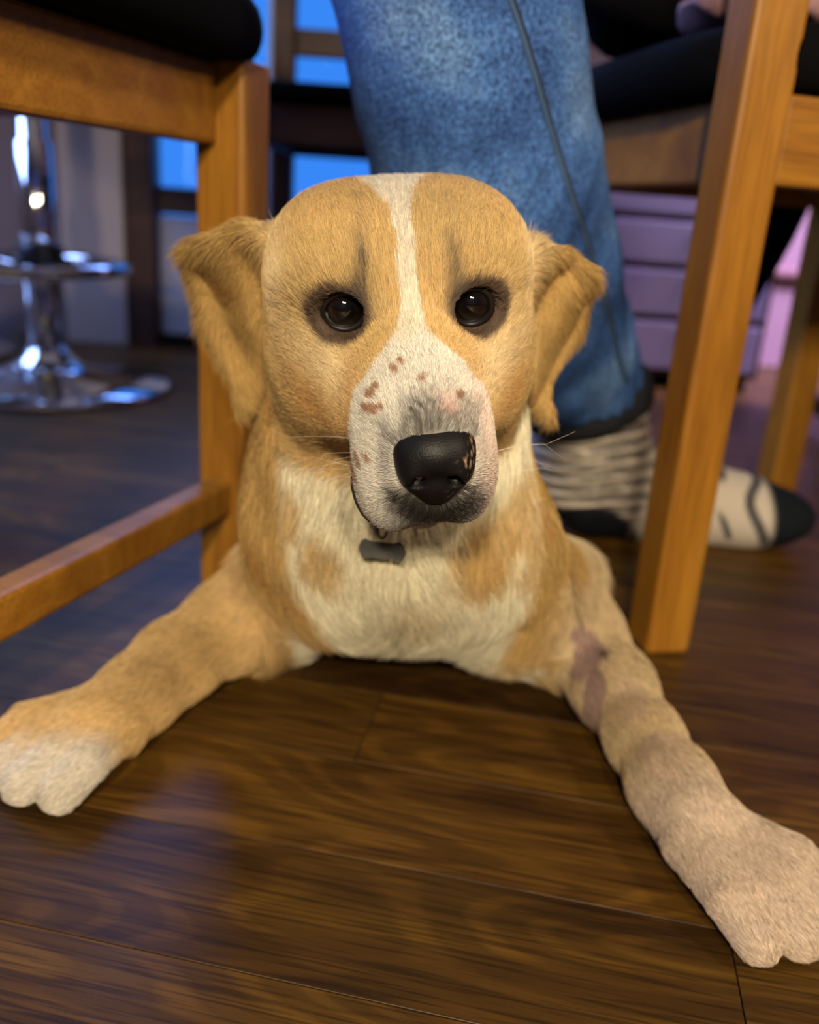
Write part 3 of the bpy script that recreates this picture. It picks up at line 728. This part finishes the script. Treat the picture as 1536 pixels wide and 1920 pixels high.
cn = mixc(cn, (.42, .28, .18), fk*np.exp(-((ln[:, 0]-.019)/.0028)**2-((ln[:, 2]+.0265)/.0016)**2))
cn = mixc(cn, (.40, .30, .20), fk*np.exp(-((ln[:, 0]-.0125)/.0016)**2-((ln[:, 2]+.0435)/.0014)**2))
paint(mn, 'coat', cn); mn.materials.append(nm_)
link(bpy.data.objects.new('nose', mn), dog)
# eyes
em = mat('eye', (.01, .006, .004), .03, spec=.8, **{'Coat_Weight': 1.0, 'Coat_Roughness': .02}); n = N(em)
a = n.new('ShaderNodeAttribute', attribute_name='coat'); n.link(a.outputs['Color'], n.b.inputs['Base Color'])
lid = lid_mat
for k_, e_ in enumerate(EYES):
    bm = bmesh.new(); bmesh.ops.create_uvsphere(bm, u_segments=64, v_segments=40, radius=.0126)
    for v in bm.verts:                                           # cornea bulge along local +y
        cz = v.co.normalized(); g_ = max(0, cz.y-.80)/.20; v.co += Vector((0, 1, 0))*.0013*g_**.8
    eo = obj('eye', bm, em, dog, True)
    P_ = np.array([v.co[:] for v in eo.data.vertices]); d_ = P_/np.linalg.norm(P_, axis=1)[:, None]
    gz = np.array([.06 if k_ == 0 else -.06, 1, .13]); gz /= np.linalg.norm(gz); an = np.degrees(np.arccos(np.clip(d_ @ gz, -1, 1)))
    ce = np.tile(np.array([.004, .003, .003]), (len(P_), 1)); ce = mixc(ce, (.020, .010, .005), sstep(20, 24, an)*.2); ce = mixc(ce, (.006, .004, .003), sstep(40, 43, an)); ce = mixc(ce, (.42, .40, .44), sstep(49, 51, an)); paint(eo.data, 'coat', ce)
    T = Matrix([[B[0][i], B[1][i], B[2][i], Lw(e_)[i]] for i in range(3)] + [[0, 0, 0, 1]]); eo.matrix_world = T
    bm = bmesh.new(); pts = []
    for i in range(48):
        q = 2*math.pi*i/48; xx = (.0106 if k_ == 0 else .0096)*math.cos(q); zz = .0100*math.sin(q) - .0006 + (.0006 if k_ == 0 else .0004)*math.cos(q)
        if math.sin(q) > 0: zz *= 1.02
        R_ = .0134; yy = math.sqrt(max(R_*R_-xx*xx-zz*zz, 1e-6)); pts.append((xx, yy, zz))
    lo = obj('eyelid', tube(pts, .0016, 10, True), lid, dog, True); lo.matrix_world = T
# collar with a dark bone-shaped tag
def pt(a_): return tuple(a_)
cc0 = np.array(nk)*.62 + np.array([0, .70, .125])*.38
T_ = np.array([0, .70, .125])-np.array(nk); T_ /= np.linalg.norm(T_); s1_ = np.cross(T_, [0, 0, 1.]); s1_ /= np.linalg.norm(s1_); s2_ = np.cross(T_, s1_)
bm = bmesh.new(); rings = []
for i in range(64):
    q = 2*math.pi*i/64; dv = s1_*math.cos(q)+s2_*math.sin(q); r_ = .0915
    rings.append([Vector(cc0+dv*(r_+t_)+T_*h_) for t_, h_ in ((0, -.010), (.003, -.010), (.003, .010), (0, .010))])
rings.append(rings[0]); loft(rings, False, bm)
collar = obj('collar', bm, M['collar'], dog)
hit = ray_surf(717, 1032, dbvh)[0]; tgc = np.array(hit) + (CAM-np.array(hit))/np.linalg.norm(CAM-np.array(hit))*.016; print('tag', hit)
bm = bmesh.new(); rx, rz_ = np.array(cr), np.array(cu)
outline = []
for i in range(72):
    q = 2*math.pi*i/72; bx = .0135*math.copysign(abs(math.cos(q))**.8, math.cos(q)); bz = .0048*math.sin(q)
    lob = math.exp(-((abs(bx)-.0112)/.0032)**2); bz *= 1+.75*lob; outline.append((bx, bz - .10*bx if True else bz))
for y_ in (0,):
    fr = [bm.verts.new(Vector(tgc+rx*a_+rz_*b_-np.array(cf)*.0009)) for a_, b_ in outline]; bk = [bm.verts.new(Vector(tgc+rx*a_+rz_*b_+np.array(cf)*.0009)) for a_, b_ in outline]
    bm.faces.new(fr); bm.faces.new(bk[::-1])
    for i in range(72): bm.faces.new((fr[i], bk[i], bk[(i+1) % 72], fr[(i+1) % 72]))
tube([Vector(tgc+rz_*.007+rx*.0045*math.cos(q)*.6+rz_*.006*(1+math.sin(q))*.9) for q in [2*math.pi*i/24 for i in range(24)]], .0009, 8, True, bm)
bmesh.ops.recalc_face_normals(bm, faces=bm.faces)
setp(obj('tag', bm, M['gunmetal'], collar), 'dark bone shaped tag')

# ------------------------------------------------------------------ fur
def tri_data(V, Q):
    T3 = np.concatenate([Q[:, [0, 1, 2]], Q[:, [0, 2, 3]]]); a_, b_, c_ = V[T3[:, 0]], V[T3[:, 1]], V[T3[:, 2]]
    nn = np.cross(b_-a_, c_-a_); ar = np.linalg.norm(nn, axis=1)/2; nn /= np.maximum(2*ar, 1e-12)[:, None]
    return a_, b_, c_, nn, ar
VN = np.zeros_like(V); a_, b_, c_, tn, ar = tri_data(V, Q)
T3 = np.concatenate([Q[:, [0, 1, 2]], Q[:, [0, 2, 3]]])
for i in range(3): np.add.at(VN, T3[:, i], tn*ar[:, None])
VN /= np.maximum(np.linalg.norm(VN, axis=1), 1e-9)[:, None]
if (VN*(V-V.mean(0))).sum() < 0: VN = -VN; print('flip')
cen = (a_+b_+c_)/3; lc = (cen-O) @ B.T
head = bodym(lc[:, 1], lc[:, 2]) < .5
dens = np.where(head, 4.6e6, 1.15e6)
dens = np.where(cen[:, 1] > .78, 2.5e5, dens)
ne = lambda l: np.minimum(np.sqrt((l[:, 0]-EYES[0][0])**2+l[:, 2]**2), np.sqrt((l[:, 0]-EYES[1][0])**2+l[:, 2]**2))
dens = dens*np.where((ne(lc) < .0122) & (lc[:, 1] > -.03) & (lc[:, 1] < .002), 0, 1)
innose = (lc[:, 1] > .066) & (((lc[:, 0]-.007)/.0165)**2+((lc[:, 2]+.034)/.019)**2 < 1)
dens = dens*np.where(innose, 0, 1)*np.where(cen[:, 2] < .003, 0, 1)
num = dens*ar; tot = int(num.sum()); print('hairs', tot)
pick = rng.choice(len(ar), tot, p=num/num.sum())
r1 = np.sqrt(rng.random(tot)); r2 = rng.random(tot)
wts = np.stack([1-r1, r1*(1-r2), r1*r2], 1)
P0 = (V[T3[pick]]*wts[:, :, None]).sum(1); NN = (VN[T3[pick]]*wts[:, :, None]).sum(1); NN /= np.linalg.norm(NN, axis=1)[:, None]
l = (P0-O) @ B.T; x, y, z = l.T
isear = (sstep(.066, .078, np.abs(x)) * (y < -.045) * (y > -.16) * (z < .035) * (P0[:, 1] < .60))
hd = 1-bodym(y, z)
# comb direction in world space
away = P0 - Lw((.006, .11, -.030)); away /= np.linalg.norm(away, axis=1)[:, None]
fore = sstep(-.01, .02, z)
away = away + fore[:, None]*(B[2]*.35)*(y < .02)[:, None]
eard = np.stack([np.sign(x)*.55 - .9*np.sign(x)*sstep(-.02, -.08, z), -.2+0*x, -1.0+0*x], 1) @ B
drop = np.stack([.15*np.sign(P0[:, 0])+.8*snoise(P0, 6, 21), -.25+0*x+.3*snoise(P0, 8, 22), -1+0*x], 1)
rearb = np.stack([0*x, 1+0*x, -.35+0*x], 1)
cd_ = away*hd[:, None] + (1-hd)[:, None]*drop*.9
cd_ = cd_*(1-isear[:, None]) + eard*isear[:, None]
bk_ = sstep(.76, .82, P0[:, 1])[:, None]; cd_ = cd_*(1-bk_)+rearb*bk_
llg = ((P0[:, 0] < -.105) & (P0[:, 1] < .70) & (P0[:, 2] < .10)); rlg = ((P0[:, 0] > .105) & (P0[:, 1] < .70) & (P0[:, 2] < .10))
cd_[llg] = np.array([-.65, -.60, -.35]); cd_[rlg] = np.array([.35, -.85, -.35])
cd_ /= np.linalg.norm(cd_, axis=1)[:, None]
cd_ = cd_ + .16*np.stack([snoise(P0, 45, s_) for s_ in (31, 32, 33)], 1) + .10*rng.normal(size=cd_.shape)
tg = cd_ - NN*(cd_*NN).sum(1)[:, None]; tg /= np.maximum(np.linalg.norm(tg, axis=1), 1e-6)[:, None]
muz = sstep(-.005, .03, y)
Ln = .0085*(1-muz) + .0042*muz
eyen = sstep(.024, .014, ne(l)); Ln = Ln*(1-.5*eyen)
Ln = Ln + sstep(-.05, -.09, y)*hd*.004
Ln = np.where(hd < 1, Ln*hd + (1-hd)*(.020+.010*sstep(.20, .08, P0[:, 2]))*(1-.72*sstep(-.09, -.04, z)), Ln)
Ln = Ln*(1-isear)+isear*(.013+.007*sstep(.095, .115, np.abs(x)))
pw = (llg & (P0[:, 1] < .50)) | (rlg & (P0[:, 1] < .45)); Ln = np.where(llg | rlg, np.where(pw, .0045, .0075), Ln); Ln = np.where(P0[:, 1] > .8, .022, Ln)
Ln *= rng.uniform(.7, 1.2, tot)
lift = np.where(llg | rlg, .25, .34)*rng.uniform(.5, 1.4, tot)*(1-.15*muz); lift = np.where(isear > .5, .28, lift)
lift = lift + .25*np.exp(-((np.sqrt((x-.007)**2+(z+.034)**2)-.019)/.004)**2)*(y > .05)
K = 5
t = np.linspace(0, 1, K)
pts = P0[:, None, :] + (tg[:, None, :]*t[None, :, None] + NN[:, None, :]*(lift[:, None]*(t-.55*t*t)[None, :])[:, :, None])*Ln[:, None, None]
# clumps: tips gather towards jittered cell centres on the long-haired parts
cs = np.where(hd > .5, .0035, .007)[:, None]
cell = (np.floor(P0/cs)+.5)*cs + .3*cs*np.sin(np.floor(P0/cs)*12.9898)
cl = (cell-P0); cl = cl - NN*(cl*NN).sum(1)[:, None]
cs_ = np.where(llg | rlg, .15, np.where(isear > .5, .75, np.where(hd < .5, .6, .22)))
pts += cl[:, None, :]*(cs_[:, None]*(t**1.5)[None, :])[:, :, None]
pts[:, :, 2] = np.maximum(pts[:, :, 2], .001)
cc = coat(P0)
vv = rng.normal(1, .20, tot).clip(.4, 1.6); cc = np.clip(cc*vv[:, None], .003, 1)
# single dark hairs mixed in near the muzzle and eyes
R0 = np.where(hd > .5, .00011, .00018)
rad = R0[:, None]*np.array([1., .95, .8, .55, .15])[None, :]
hcv = bpy.data.hair_curves.new('fur'); hcv.add_curves([K]*tot)
hcv.attributes['position'].data.foreach_set('vector', pts.astype(F32).ravel())
ra = hcv.attributes.get('radius') or hcv.attributes.new('radius', 'FLOAT', 'POINT'); ra.data.foreach_set('value', rad.astype(F32).ravel())
ca = hcv.attributes.new('coat', 'FLOAT_COLOR', 'CURVE'); ca.data.foreach_set('color', np.concatenate([cc, np.ones((tot, 1))], 1).astype(F32).ravel())
fm = attr_mat('fur_hair', .62, spec=.25)
hcv.materials.append(fm)
setp(link(bpy.data.objects.new('fur', hcv), dog), kind='stuff')
# whiskers
bm = bmesh.new()
for s_, n_w in ((-1, 9), (1, 10)):
    for i in range(n_w):
        b0 = Lw((.004+s_*random.uniform(.026, .030), random.uniform(.040, .060), -.045-random.uniform(0, .025)))
        dr = Vector(Lw((s_*1., -.45, random.uniform(-.5, .15)))-O).normalized(); L_ = random.uniform(.030, .052)
        pts_ = [Vector(b0)+dr*L_*q+Vector((0, 0, -.012))*q*q*random.uniform(.3, 1.5) for q in (0, .33, .66, 1)]
        tube(pts_, [.00007, .00007, .00005, .00003], 4, False, bm)
obj('whiskers', bm, mat('whisker', (.75, .68, .58), .5), dog)['kind'] = 'stuff'
